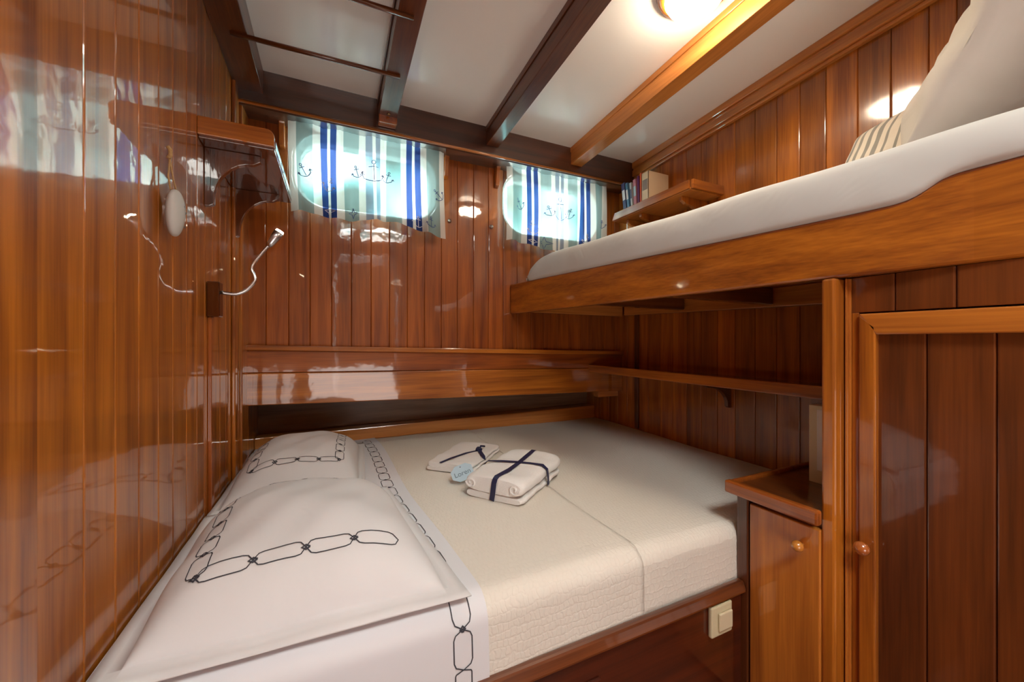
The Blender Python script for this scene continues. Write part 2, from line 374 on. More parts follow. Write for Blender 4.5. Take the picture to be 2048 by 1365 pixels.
# deck beams
def beam(x0, x1, kind, label, d=.088):
    m = MB(); y1 = 1.702
    for a, b in ((YR, y1),):
        c = .022
        poly_n = [(a, -d), (b-c, -d-.0), (b, -d+c*.6)]
        m.hexa([P(x0, a, ceil_z(a)-d), P(x1, a, ceil_z(a)-d), P(x1, b, ceil_z(b)-d), P(x0, b, ceil_z(b)-d),
                P(x0, a, ceil_z(a)), P(x1, a, ceil_z(a)), P(x1, b, ceil_z(b)), P(x0, b, ceil_z(b))])
    # small stepped moulding along the lower left arris
    m.hexa([P(x0-.004, YR, ceil_z(YR)-d*.28), P(x0, YR, ceil_z(YR)-d*.28), P(x0, y1, ceil_z(y1)-d*.28), P(x0-.004, y1, ceil_z(y1)-d*.28),
            P(x0-.004, YR, ceil_z(YR)), P(x0, YR, ceil_z(YR)), P(x0, y1, ceil_z(y1)), P(x0-.004, y1, ceil_z(y1))])
    o = m.build('ceiling_beam', wood(kind, 'y', .45, .13), bevel=.004)
    return tag(o, label, 'beam', 'varnished deck beams under the white ceiling')
beam(XL+.001, -.245, 'brown', 'dark wooden ceiling beam running along the top of the left plank wall')
b1 = beam(.165, .235, 'brown', 'dark wooden ceiling beam that carries the right ends of the two thin rods')
beam(.652, .712, 'brown', 'brown wooden ceiling beam between the rods and the round lamp')
beam(1.128, 1.195, 'golden', 'bright amber ceiling beam just right of the round ceiling lamp')
m = MB(); m.box(.163, .237, 1.655, 1.699, .905+H, .94+H)
m.build('end_block', wood('red', 'y'), b1, bevel=.004)
m = MB(); m.lathe([(0, -.002), (.007, -.002), (.007, 0)], Matrix.Translation(P(.20, 1.64, ceil_z(1.64)-.089)), 12); m.build('screw', BRASS, b1)
for y, lab in ((1.41, 'thin dark wooden rod under the ceiling, the one nearer the curtained wall'), (1.15, 'thin dark wooden rod under the ceiling, cut by the top of the picture')):
    z = ceil_z(y)-.088-.002
    m = MB(); m.tube([P(XL+.045, y+.01, z), P(.21, y-.005, z)], .0075, 10)
    tag(m.build('ceiling_rod', wood('brown', 'x', 1, .08)), lab, 'rod', 'rods under the ceiling by the left wall')

# ceiling lamp
lx, ly = .968, .802
L = thing('ceiling_lamp', 'lit round white dome lamp with wooden ring on the ceiling', 'lamp', None, P(lx, ly, ceil_z(ly)))
M0 = Matrix.Identity(4)
m = MB(); m.lathe([(0, 0), (.105, 0), (.108, -.008), (.102, -.022), (.088, -.026), (0, -.026)], M0, 40); m.build('base_ring', wood('mahogany', 'x'), L)
m = MB(); m.lathe([(.082, -.024), (.084, -.034), (.074, -.052), (.050, -.066), (.024, -.073), (0, -.075)], M0, 40)
m.build('glass_dome', plain('lit_opal_glass', (.9, .88, .82), .3, emit=(1.0, .83, .62), es=LAMP_STRENGTH), L)

# ------------------------------------------------------------------ hull rail, recess and ledge behind the bed
def railz(x, l, r): return l+(r-l)*(x-XL)/(XR-XL)
rail = thing('hull_rail', 'varnished two-board wooden rail along the curtained wall above the bed', 'rail')
m = MB()
def railboard(m, y0, y1, ta, tb, ba, bb):
    n = 14
    for i in range(n):
        xs = [XL+(XR-XL)*k/n for k in (i, i+1)]
    xs = lin(XL, XR, 15); vs = []
    for x in xs:
        zt = railz(x, ta, tb); zb = railz(x, ba, bb); vs += [P(x, y0, zb), P(x, y0, zt), P(x, y1, zt), P(x, y1, zb)]
    fs = [(4*i+a, 4*i+b, 4*i+4+b, 4*i+4+a) for i in range(14) for a, b in ((0, 1), (1, 2), (2, 3), (3, 0))]+[(0, 1, 2, 3), (56+3, 56+2, 56+1, 56)]
    m.add(vs, fs)
railboard(m, 1.800, 1.842, -.015, -.060, -.036, -.083); m.build('moulding', wood('mahogany', 'x', 1, .06), rail, bevel=.004, weld=True)
m = MB(); railboard(m, 1.818, 1.842, -.036, -.083, -.127, -.160); m.build('upper_board', wood('red', 'x', 1, .05), rail, bevel=.003, weld=True)
m = MB(); railboard(m, 1.812, 1.845, -.128, -.161, -.257, -.300); m.build('lower_board', wood('mahogany', 'x', 1, .05), rail, bevel=.004, weld=True)
# recess lining under the rail (hull side) and its top
m = MB(); m.hexa([P(XL, 2.20, -1.0), P(XR, 2.20, -1.0), P(XR, 2.24, -1.0), P(XL, 2.24, -1.0), P(XL, 2.16, -.10), P(XR, 2.16, -.10), P(XR, 2.24, -.10), P(XL, 2.24, -.10)])
m.box(XL, XR, YB-.02, 2.24, -.12+H, -.09+H)
struct(m.build('wall_hull', wood('umber', 'x', .8, .15)))
m = MB(); m.hexa([P(XL, 2.085, -.62), P(XR, 2.085, -.62), P(XR, 2.165, -.62), P(XL, 2.165, -.62), P(XL, 2.085, -.447), P(XR, 2.085, -.428), P(XR, 2.165, -.428), P(XL, 2.165, -.447)])
tag(m.build('berth_ledge', wood('golden', 'x', .8, .12), bevel=.004), 'light wooden ledge in the recess at the far side of the bed', 'ledge')
m = MB(); m.box(1.42, XR-.001, 1.85, 1.90, -.335+H, -.300+H)
tag(m.build('wall_cleat', wood('golden', 'x'), bevel=.003), 'short wooden cleat under the right end of the hull rail', 'cleat')

# ------------------------------------------------------------------ curtains
STR = [(0, .045, 0), (.045, .138, 1), (.138, .18, 0), (.18, .221, 2), (.221, .239, 0), (.239, .276, 2), (.276, .316, 0), (.316, .413, 1), (.413, .453, 0), (.453, .493, 3), (.493, .514, 0),
       (.514, .547, 3), (.547, .590, 0), (.590, .683, 1), (.683, .723, 0), (.723, .765, 2), (.765, .785, 0), (.785, .825, 2), (.825, .866, 0), (.866, .96, 1), (.96, 1.0, 0)]
CM = [cloth('curtain_cream', (.62, .58, .53), .12, (30, .1)), cloth('curtain_sage', (.22, .28, .27), .12, (30, .1)), cloth('curtain_navy', (.018, .035, .14), .12, (30, .1)),
      cloth('curtain_slate', (.20, .22, .27), .12, (30, .1)), plain('curtain_print_navy', (.03, .05, .18), .8), plain('curtain_print_pale', (.55, .55, .60), .8)]
def anchor(cx, cz, s, rot=0):
    """line drawing of an anchor: list of polylines in metres"""
    L_ = [[(0, -.5), (0, .32)], [(-.22, .2), (.22, .2)], [(-.5, -.12), (-.42, -.36), (-.2, -.5), (0, -.56), (.2, -.5), (.42, -.36), (.5, -.12)],
          [(-.6, -.22), (-.5, -.08), (-.38, -.2)], [(.6, -.22), (.5, -.08), (.38, -.2)],
          [(.09*math.cos(a), .42+.1*math.sin(a)) for a in [k*math.pi/4 for k in range(9)]]]
    c, q = math.cos(rot), math.sin(rot)
    return [[(cx+s*(x*c-z*q), cz+s*(x*q+z*c)) for x, z in l] for l in L_]
def star(cx, cz, s):
    return [[(cx+s*math.cos(a)*(1 if k % 2 == 0 else .35), cz+s*math.sin(a)*(1 if k % 2 == 0 else .35)) for k, a in enumerate([math.pi/2+j*math.pi/4 for j in range(9)])]]
def curtain(x0, x1, hem, label, seed, glyphs):
    rnd = random.Random(seed); w = x1-x0; T = thing('window_curtain', label, 'curtain', 'striped cafe curtains over the portholes', P((x0+x1)/2, 1.775, .94))
    inv = T.matrix_world.inverted() if False else Matrix.Translation(-T.location)
    ph = [rnd.uniform(0, 6.28) for _ in range(6)]
    def S(s, t):      # s along the rod 0..1, t from rod 0 down to hem 1
        x = x0+w*s; hz = hem(s); z = .925+(hz-.925)*t
        amp = .006+.010*t
        y = 1.775-.004+amp*(math.sin(s*31+ph[0]+.8*t)+.5*math.sin(s*53+ph[1]-1.1*t)+.35*math.sin(s*17+ph[2]+t))
        y += .003*math.sin(s*150+ph[3])*(1-t)**4
        x += .006*math.sin(t*3.0+ph[4])*(.3+abs(s-.5)*1.4)+.004*math.sin(s*40+ph[5])*t
        return inv @ P(x, y, z)
    us = sorted(set([round(a+(b-a)*k/4, 5) for a, b, _ in STR for k in range(4)]+[1.0]))
    mi = lambda u: next(c for a, b, c in STR if a <= u <= b)
    m = MB(); m.grid(S, us, lin(0, 1, 22), mi)
    hh = .40
    for kind, s0, z0, sz, mat, rot in glyphs:
        polys = anchor(0, 0, sz, rot) if kind == 'a' else star(0, 0, sz)
        for pl in polys:
            pts = [(s0+x/w, z0-z/hh) for x, z in pl]
            pts = [(min(max(a, .002), .998), min(max(b, .002), .998)) for a, b in pts]
            ribbon(m, S, pts, .0028, -.0015, mat, sub=2)
            # the same print seen on the room side
    o = m.build('curtain_fabric', CM, T)
    m = MB(); m.tube([inv @ P(x0-.045, 1.785, .930), inv @ P(x1+.03, 1.785, .930)], .006, 10); m.build('curtain_rod', BRASS, T)
    for sx in (x0-.03, x1+.018):
        m = MB(); q = [inv @ P(sx, y, z) for y, z in ((1.84, .955), (1.79, .955), (1.775, .94), (1.775, .915), (1.79, .905), (1.80, .885), (1.815, .80), (1.84, .79))]
        m.prism(q, (-.011, 0, 0), (.011, 0, 0)); m.build('rod_bracket', wood('red', 'z'), T, bevel=.003)
    return T
def hem1(s): return .505+.030*math.exp(-((s-.12)/.16)**2)*0+.022*(1-s)+.020*math.exp(-((s-.60)/.13)**2)-.008*math.exp(-((s-.30)/.10)**2)-.020*smooth(.75, 1, s)
def hem2(s): return .512-.012*smooth(0, .3, s)-.030*math.exp(-((s-.48)/.12)**2)+.004*math.sin(s*20)
curtain(-.167, .472, hem1, 'wider striped anchor-print curtain beside the left corner shelf', 3,
        [('a', .50, .47, .085, 4, 0), ('a', .085, .58, .05, 4, .5), ('a', .95, .55, .045, 4, .9), ('a', .23, .66, .05, 5, -.4), ('a', .80, .90, .045, 5, 0), ('s', .23, .93, .025, 5, 0), ('s', .37, .92, .022, 4, 0), ('a', .60, .50, .045, 4, -.3), ('a', .40, .48, .045, 4, .3), ('a', .89, .88, .04, 4, 0)])
curtain(.788, 1.412, hem2, 'striped anchor-print curtain partly hidden behind the upper bunk', 9,
        [('a', .51, .46, .10, 4, .1), ('a', .11, .52, .05, 4, .6), ('a', .40, .52, .045, 4, .3), ('a', .60, .52, .045, 4, -.3), ('a', .23, .78, .06, 5, .2), ('s', .23, .95, .025, 5, 0), ('a', .79, .83, .05, 5, 0), ('a', .96, .6, .04, 4, 0), ('s', .37, .92, .03, 4, 0)])
# studs that pin the wall boards
for x, z, lab in ((.510, .590, 'small round metal stud on the wall right of the wider curtain'), (.731, .589, 'small round metal stud on the wall left of the narrower curtain')):
    m = MB(); m.lathe([(0, .014), (.005, .013), (.009, .009), (.010, .004), (.010, 0), (0, 0)], Matrix.Translation(P(x, YB, z)) @ Matrix.Rotation(math.pi/2, 4, 'X'), 16)
    tag(m.build('wall_stud', plain('worn_steel', (.45, .38, .32), .35, metal=1)), lab, 'stud', 'studs between the curtains')

# ------------------------------------------------------------------ brackets and shelves
def bracket_poly(w, h):
    """side view (outward, down) of a curved bracket"""
    pts = [(0, 0), (w, 0), (w, -.018), (w*.86, -.030)]
    for k in range(1, 8):
        a = k/8*math.pi/2; pts.append((w*.86-(w*.86-.022)*math.sin(a), -.030-(h-.045)*(1-math.cos(a))))
    return pts+[(.022, -h+.006), (.012, -h), (0, -h)]
def bracket(parent, wx, sgn, y, ztop, w, h, mat, thick=.018):
    q = [P(wx+sgn*a, 0, ztop+b) for a, b in bracket_poly(w, h)]
    if parent is not None: q = [p-parent.location for p in q]
    m = MB(); m.prism(q, (0, y-thick/2, 0), (0, y+thick/2, 0)); return m.build('bracket', mat, parent, bevel=.002)
sh = thing('corner_shelf', 'small wooden shelf with curved brackets in the left corner', 'shelf', 'small bracketed shelves')
m = MB(); m.box(XL, -.158, 1.288, 1.752, .548+H, .562+H); m.build('shelf_board', wood('brown', 'y'), sh, bevel=.003)
q = [P(XL, 0, .556), P(-.158, 0, .556)]+[P(-.158-.02*(1-math.cos(a)), 0, .585+.020*math.sin(a)) for a in lin(0, math.pi/2, 6)]+[P(XL, 0, .605)]
m = MB(); m.prism(q, (0, 1.282, 0), (0, 1.295, 0)); m.build('end_lip', wood('mahogany', 'x'), sh, bevel=.002)
m = MB(); m.box(-.166, -.156, 1.295, 1.752, .556+H, .580+H); m.build('front_lip', wood('brown', 'y'), sh, bevel=.003)
bracket(sh, XL, 1, 1.352, .548, .135, .165, wood('brown', 'z')); bracket(sh, XL, 1, 1.672, .548, .145, .175, wood('brown', 'z'))
sh2 = thing('book_shelf', 'small wooden shelf holding books above the upper bunk', 'shelf', 'small bracketed shelves')
am = wood('golden', 'y')
m = MB(); m.box(1.375, XR, 1.165, 1.66, .648+H, .660+H); m.build('shelf_board', am, sh2, bevel=.003)
m = MB(); m.hexa([P(1.365, 1.165, .650), P(1.377, 1.165, .650), P(1.377, 1.66, .650), P(1.365, 1.66, .650), P(1.365, 1.165, .688), P(1.377, 1.165, .688), P(1.377, 1.64, .688), P(1.365, 1.64, .688)])
m.build('front_lip', wood('mahogany', 'y', 1, .1), sh2, bevel=.002)
m = MB(); m.box(1.377, XR, 1.150, 1.163, .650+H, .690+H); m.build('end_lip', wood('mahogany', 'x'), sh2, bevel=.003)
for y in (1.24, 1.49): bracket(sh2, XR, -1, y, .648, .165, .16, wood('mahogany', 'z'))
bracket(sh2, XR, -1, 1.60, .648, .15, .16, am)
sh3 = thing('wall_shelf', 'long narrow wooden shelf on the right wall under the upper bunk', 'shelf')
m = MB(); m.box(1.333, XR, .505, 1.80, -.165+H, -.150+H); m.build('shelf_board', wood('brown', 'y'), sh3, bevel=.003)
m = MB(); m.box(1.325, 1.337, .505, 1.83, -.177+H, -.136+H); m.build('front_lip', wood('mahogany', 'y', 1, .06), sh3, bevel=.004)
bracket(sh3, XR, -1, 1.124, -.166, .17, .125, wood('brown', 'z'))
# ------------------------------------------------------------------ books
def book(y0, th, x0, w, h, lean, col, page, label, label_col=None):
    T = thing('book', label, 'book', 'books on the shelf above the bunk', P(x0, y0, .661))
    R_ = Matrix.Rotation(lean, 4, 'X')
    m = MB(); m.box(0, w, 0, .0022, 0, h).box(0, w, th-.0022, th, 0, h).box(0, .0025, 0, th, 0, h)
    if label_col: m.box(-.0006, 0, th*.12, th*.88, h*.52, h*.80, 1)
    o = m.build('cover', [plain('cover_'+label[:14].replace(' ', '_'), col, .45), plain('band_'+label[:14].replace(' ', '_'), label_col or col, .5)], T)
    m = MB(); m.box(.0025, w-.004, .0022, th-.0022, .003, h-.003); q = m.build('page_block', plain('book_pages', (.66, .58, .45), .9), T)
    T.rotation_euler = (lean, 0, 0)
    return T
def bk(y, th, h, lean, col, label, lc=None, x0=1.42, w=.115): return book(y, th, x0, w, h, lean, col, None, label, lc)
bk(1.600, .026, .200, -.13, (.07, .08, .20), 'navy blue book leaning at the far left end of the shelf', (.75, .76, .80))
bk(1.578, .018, .190, -.13, (.10, .25, .42), 'slim light blue book right of the leaning navy one', (.80, .82, .84))
bk(1.556, .014, .180, -.10, (.58, .60, .62), 'grey white book between the blue and the pink books', (.12, .12, .2))
bk(1.528, .022, .186, -.06, (.62, .24, .30), 'pink book with a pale blue top in the book row', (.45, .62, .74))
bk(1.512, .012, .192, -.03, (.20, .05, .20), 'thin purple book next to the orange red one')
bk(1.494, .015, .200, -.01, (.75, .13, .04), 'thin orange red book against the cream book')
bk(1.440, .045, .186, 0, (.72, .60, .42), 'thick cream book at the right end of the book row', (.25, .22, .2), 1.41, .135)

# ------------------------------------------------------------------ upper bunk
def bx(y): return .839+.14*(1.83-y)
bunk = thing('upper_bunk', 'varnished wooden upper bunk berth along the right wall', 'bunk')
top = [(1.836, .298), (1.2, .290), (.713, .283), (.45, .280), (.385, .281), (.365, .284), (.348, .291), (.333, .301), (.318, .311), (.300, .315), (.28, .316), (.10, .316), (-.30, .316), (-.75, .316)]
m = MB(); vs = []
for y, z in top:
    xx = bx(y) if y > .2 else bx(.2)
    vs += [P(xx, y, .143), P(xx, y, z), P(xx+.030, y, z), P(xx+.030, y, .143)]
n = len(top)
fs = [(4*i+a, 4*i+4+a, 4*i+4+b, 4*i+b) for i in range(n-1) for a, b in ((0, 1), (1, 2), (2, 3), (3, 0))]+[(0, 1, 2, 3), (4*n-1, 4*n-2, 4*n-3, 4*n-4)]
m.add(vs, fs); m.build('side_board', wood('mahogany', 'y', 1, .07), bunk, bevel=.006, weld=True)
m = MB(); m.hexa([P(bx(1.83)+.03, 1.83, .205), P(XR-.002, 1.83, .205), P(XR-.002, .50, .205), P(bx(.5)+.03, .50, .205), P(bx(1.83)+.03, 1.83, .22), P(XR-.002, 1.83, .22), P(XR-.002, .50, .22), P(bx(.5)+.03, .50, .22)])
m.hexa([P(bx(.5)+.03, .50, .205), P(XR-.002, .50, .205), P(XR-.002, -.75, .205), P(bx(.2)+.03, -.75, .205), P(bx(.5)+.03, .50, .22), P(XR-.002, .50, .22), P(XR-.002, -.75, .22), P(bx(.2)+.03, -.75, .22)])
m.build('base_panel', wood('golden', 'y', .6, .2), bunk)
m = MB(); m.hexa([P(XR-.045, 1.75, .148), P(XR-.002, 1.75, .148), P(XR-.002, .50, .122), P(XR-.045, .50, .122), P(XR-.045, 1.75, .204), P(XR-.002, 1.75, .204), P(XR-.002, .50, .204), P(XR-.045, .50, .204)][0:8])
m.build('wall_ledger', wood('golden', 'y', .8, .1), bunk, bevel=.004)
for (y, zb, kd) in ((1.775, .143, 'golden'), (1.34, .150, 'brown'), (.93, .140, 'brown'), (.56, .150, 'brown')):
    x0 = bx(y)+.028
    m = MB(); m.hexa([P(x0, y-.02, zb+.006), P(XR-.047, y-.02, zb), P(XR-.047, y+.02, zb), P(x0, y+.02, zb+.006), P(x0, y-.02, .204), P(XR-.047, y-.02, .204), P(XR-.047, y+.02, .204), P(x0, y+.02, .204)])
    m.build('joist', wood(kd, 'x', 1, .08), bunk, bevel=.005)
# upper mattress
def top_at(y):
    for (a, p), (b, q) in zip(top, top[1:]):
        if a >= y >= b: return p+(q-p)*(a-y)/(a-b)
    return top[0][1] if y > 1 else top[-1][1]
def um(s, t):      # s: along Y 0(far)..1(near) ; t: across section 0..1
    y = 1.745-(1.745+.72)*s
    taper = smooth(0, .20, s) ; drop = (1-smooth(0, .11, s))
    x0 = bx(max(y, .2))+.002-.012+.05*(1-smooth(0, .04, s)); x1 = XR-.01
    zt = .405-.085*drop**2-.002*math.sin(s*40); zb = .225
    lip = top_at(y)+.001
    k = t
    k_ = smooth(.45, .8, s); wr = (.0008+.0045*k_)*math.sin(s*70+t*9*k_+2*math.sin(s*17))+.0006*math.sin(s*170)
    pts = [(x0+.040, zb), (x0+.033, lip-.004), (x0+.002+wr*.3, lip+.000), (x0-.004+wr, lip+.020), (x0-.002+wr, zt-.035), (x0+.006+wr*.4, zt-.012), (x0+.028, zt-.001), (x0+.12, zt+.004), ((x0+x1)/2, zt+.008), (x1-.05, zt), (x1, zt-.03), (x1, zb)]
    f = k*(len(pts)-1); i = min(int(f), len(pts)-2); f -= i
    p = (pts[i][0]*(1-f)+pts[i+1][0]*f, pts[i][1]*(1-f)+pts[i+1][1]*f)
    return P(p[0], y, p[1])
m = MB(); m.grid(um, lin(0, 1, 150), [k/22 for k in range(23)])
nu = 150
m.f.append([j*nu for j in range(23)]); m.m.append(0); m.tone.append(0); m.sm.append(False)
m.f.append([j*nu+nu-1 for j in range(23)][::-1]); m.m.append(0); m.tone.append(0); m.sm.append(False)
o = m.build('bunk_mattress', BUNKSHEET); bm = bmesh.new(); bm.from_mesh(o.data); bmesh.ops.recalc_face_normals(bm, faces=bm.faces); bm.to_mesh(o.data); bm.free()
tag(o, 'white sheeted mattress lying on the upper bunk', 'mattress')

# ------------------------------------------------------------------ pillows
def puff(q, p=4.0):
    return (max(0, 1-abs(q)**p))**.5
def pillow_fn(corners, hgt, flange, inv=Matrix.Identity(4), under=.35, up=Vector((0, 0, 1)), seed=1, wr=.004, pw=2.6, fl=.0, prof=None):
    rnd = random.Random(seed); ph = [rnd.uniform(0, 6) for _ in range(8)]
    c = [Vector(k) for k in corners]     # 4 corners: (s=-1,t=-1),(1,-1),(1,1),(-1,1)
    def base(s, t):
        a, b = (s+1)/2, (t+1)/2; return c[0]*(1-a)*(1-b)+c[1]*a*(1-b)+c[2]*a*b+c[3]*(1-a)*b
    def hh(s, t):
        q = 1-flange; ss, tt = s/q, t/q
        if abs(ss) >= 1 or abs(tt) >= 1: return 0
        h = puff(ss, pw)*puff(tt, pw)
        h += 0*.02
        return h
    def topf(s, t):
        h = hh(s, t); p = base(s, t)
        edge = max(abs(s), abs(t))
        w = wr*(math.sin(s*5+ph[0]+2*math.sin(t*3+ph[1]))+.6*math.sin(t*9+s*4+ph[2])+.4*math.sin((s-t)*13+ph[3]))
        p = p+up*(hgt*h+w*(.35+.65*h)*(1 if edge < .995 else .5))
        return inv @ p
    def botf(s, t):
        return inv @ (base(s, t)-up*(.003+under*hgt*hh(s, t)))
    return topf, botf
def pillow(name, corners, hgt, flange, label, mats, group=None, deco=None, n=46, mi=0, **kw):
    c = [Vector(k) for k in corners]; cen = sum(c, Vector())/4; inv = Matrix.Translation(-cen)
    tf, bf = pillow_fn(corners, hgt, flange, inv, **kw)
    T = thing(name, label, 'pillow', group, cen)
    # denser sampling near the seams
    q = 1-flange
    base_us = [math.sin(u*math.pi/2) for u in lin(-1, 1, n)]
    us = ([-1, -(1+q)/2] if flange else [])+[u*q for u in base_us]+([(1+q)/2, 1] if flange else [])
    m = MB(); m.grid(tf, us, us, mi); m.grid(bf, us[::-1], us, mi)
    N = len(us)
    # close the rim
    rim = []
    a = [(i, 0) for i in range(N)]+[(N-1, j) for j in range(1, N)]+[(i, N-1) for i in range(N-2, -1, -1)]+[(0, j) for j in range(N-2, 0, -1)]
    ti = [j*N+i for i, j in a]; bi = [N*N+j*N+(N-1-i) for i, j in a]
    for k in range(len(a)):
        k2 = (k+1) % len(a); m.f.append([ti[k2], ti[k], bi[k], bi[k2]]); m.m.append(0); m.tone.append(0); m.sm.append(True)
    if deco: deco(m, tf)
    o = m.build(name if False else 'pillow_case', mats, T)
    return T
def chain(m, S, p0, p1, link, w, wid, nodes=True, first=0.0, scale=None, mi=1):
    """embroidered chain of long links between two parameter points (scale: metres per parameter unit)"""
    sx, sy = scale; a = Vector((p0[0]*sx, p0[1]*sy)); b = Vector((p1[0]*sx, p1[1]*sy)); Ln = (b-a).length; n = max(1, round(Ln/link)); l = Ln/n
    d = (b-a)/Ln; s = Vector((-d.y, d.x)); to = lambda v: (v.x/sx, v.y/sy)
    for i in range(n):
        o = a+d*l*i
        pts = [o, o+d*l*.10+s*w*.42, o+d*l*.20+s*w*.5, o+d*l*.80+s*w*.5, o+d*l*.90+s*w*.42, o+d*l, o+d*l*.90-s*w*.42, o+d*l*.80-s*w*.5, o+d*l*.20-s*w*.5, o+d*l*.10-s*w*.42]
        ribbon(m, S, [to(p) for p in pts], wid, .0012, mi, closed=True, sub=3)
        if nodes:
            for q in (o,):
                dm = [q+d*.007, q+s*.005, q-d*.007, q-s*.005]
                ribbon(m, S, [to(p) for p in dm], wid*1.7, .0014, mi, closed=True, sub=1)
BW = (0, 0, 0)
MT = -.506                 # mattress top
def deco_near(m, S):
    sc = (.27, .33)
    chain(m, S, (-.62, -.62), (.62, -.62), .080, .030, .0022, scale=sc)
    chain(m, S, (-.62, -.62), (-.62, .60), .062, .030, .0022, scale=sc)
    chain(m, S, (-.62, .60), (.62, .60), .080, .026, .0022, scale=sc)
def deco_far(m, S):
    sc = (.22, .32)
    chain(m, S, (-.60, -.62), (.60, -.62), .075, .026, .0022, scale=sc)
    chain(m, S, (-.60, -.62), (-.60, .66), .06, .028, .0022, scale=sc)
    chain(m, S, (-.60, .66), (.60, .66), .075, .026, .0022, scale=sc)
    chain(m, S, (.60, -.62), (.60, .66), .06, .028, .0022, scale=sc)
pillow('bed_pillow', [P(-.322, .715, -.487), P(.238, .700, -.487), P(.155, 1.325, -.480), P(-.322, 1.30, -.480)], .125, .13,
       'near white pillow with chain embroidery at the head of the bed', [PILLOW, THREAD], 'embroidered pillows on the double bed', deco_near, seed=4, under=.05, wr=.0050)
pillow('bed_pillow', [P(-.322, 1.306, -.485), P(.090, 1.332, -.482), P(.125, 1.93, -.48), P(-.322, 1.96, -.48)], .118, .11,
       'far white pillow with chain embroidery near the curtained wall', [PILLOW, THREAD], 'embroidered pillows on the double bed', deco_far, seed=9, under=.05, wr=.0045)
# pillows on the upper bunk
upv = Vector((0, .82, .50)).normalized()
pillow('bunk_pillow', [P(1.16, .42, .42), P(1.56, .42, .42), P(1.56, .13, .98), P(1.18, .13, .98)], .085, .0,
       'large cream pillow leaning at the near end of the upper bunk', [CREAM], None, None, seed=12, under=1.0, up=Vector((-.15, .88, .42)).normalized(), wr=.013, pw=2.2)
STRIPE = [cloth('cushion_cream', (.72, .66, .56), 0, (9, .2)), cloth('cushion_grey', (.30, .29, .26), 0, (9, .2))]
pillow('striped_cushion', [P(1.41, .675, .425), P(1.41, .42, .425), P(1.53, .40, .70), P(1.53, .655, .655)], .045, .0,
       'cream and grey striped cushion behind the large cream pillow', STRIPE, None, None, seed=5, under=1.0, up=Vector((-.9, 0, .4)).normalized(), wr=.002, n=61,
       mi=lambda u: 1 if ((u+1)*5.2) % 1 > .62 else 0)

# ------------------------------------------------------------------ lower bed
YF, YBK = .705, 2.083
bed = thing('platform_bed', 'built-in wooden bed base below the white mattress', 'bed')
m = MB(); m.box(XL+.001, 1.010, .674, .700, -.712+H, -.655+H)
m2 = MB(); m2.hexa([P(XL+.001, .672, -.680), P(1.012, .672, -.680), P(1.012, .70, -.680), P(XL+.001, .70, -.680), P(XL+.001, .682, -.652), P(1.012, .682, -.652), P(1.012, .70, -.652), P(XL+.001, .70, -.652)])
m2.build('top_rail', wood('brown', 'x', 1, .08), bed, bevel=.006)
m = MB(); m.box(XL+.001, 1.010, .690, .712, 0, -.676+H); m.build('front_panel', wood('deep_shaded', 'x', 1, .06), bed)
m = MB(); m.box(XL+.001, XR-.001, .712, 2.083, -.70+H, -.665+H); m.build('bed_board', wood('brown', 'x', .5, .3), bed)
for x0, x1 in ((-.20, .535), (.56, .80)):
    pass
m = MB(); m.box(-.02, .532, .682, .6905, -.98+H, -.742+H); m.build('drawer', wood('deep_shaded', 'x', 1, .06), bed, bevel=.003)
# soft furnishings share one outline: back edge, top, rounded front edge, drop
def bed_y(d):            # d: distance from the back edge
    top_len = YBK-.745; r = .042; arc = r*math.pi/2
    if d < top_len: return YBK-d, 0.
    if d < top_len+arc:
        a = (d-top_len)/r; return .745-r*math.sin(a), -r*(1-math.cos(a))
    return .745-r, -r-(d-top_len-arc)
TOP_LEN = YBK-.745; TOTAL = TOP_LEN+.042*math.pi/2+.116
def layer(off, wob=.0, seed=0):
    rnd = random.Random(1); ph = [rnd.uniform(0, 6) for _ in range(6)]
    def S(x, d):
        y, z = bed_y(d); yb, zb = bed_y(d+.001); nrm = Vector((0, -(zb-z), (yb-y)))
        nrm = Vector((0, (zb-z), -(yb-y))).normalized()
        w = wob*(math.sin(x*9+ph[0]+2.2*math.sin(d*3.1+ph[1]))+.7*math.sin(d*14+x*5+ph[2])+.5*math.sin(x*31+ph[3]+d*6))
        sag = -.004*math.exp(-((x-1.1)/.3)**2)
        return P(x, y, MT+z)+nrm*(off+w)+Vector((0, 0, sag))
    return S
S0 = layer(0, .0016, 1)
def bed_end(S, x0, x1, nx, d0=0, d1=TOTAL, nd=90, fx=None):
    m = MB(); ds = lin(d0, TOP_LEN-.02, nd-26)+lin(TOP_LEN, d1, 26)
    if fx: fn = lambda x, d: S(x0+(fx(d)-x0)*(x-x0)/(x1-x0), d)
    else: fn = S
    m.grid(fn, lin(x0, x1, nx), ds); return m, fn
m, _ = bed_end(S0, XL+.004, XR-.006, 90)
# close the mattress body below the cover
V = [P(XL+.004, .708, -.655), P(XR-.006, .708, -.655)]
o = m.build('bedspread', quilt_mat())
tag(o, 'white textured bedspread covering the mattress to the right wall', 'bedspread')
m = MB(); m.box(XL+.008, 1.008, .716, 2.078, -.662+H, MT-.012+H); m.box(1.008, XR-.01, .74, 2.078, -.662+H, MT-.012+H)
tag(m.build('bed_mattress', plain('mattress_ticking', (.6, .58, .55), .9), bevel=.012), 'white mattress on the wooden bed base under the bedspread', 'mattress')
S1 = layer(.0050, .0016, 2)
m, _ = bed_end(S1, XL+.004, .69, 70, fx=lambda d: .690-.012*math.sin(d*2.2)-.02*smooth(.5, 1.4, d))
tag(m.build('folded_coverlet', quilt_mat(), solid=.004, off=1), 'cream textured coverlet layer over the left half of the bedspread', 'coverlet')
S2 = layer(.0085, .0016, 3)
def sx(d): return .185+.085*(d/TOTAL)+.008*math.sin(d*6)
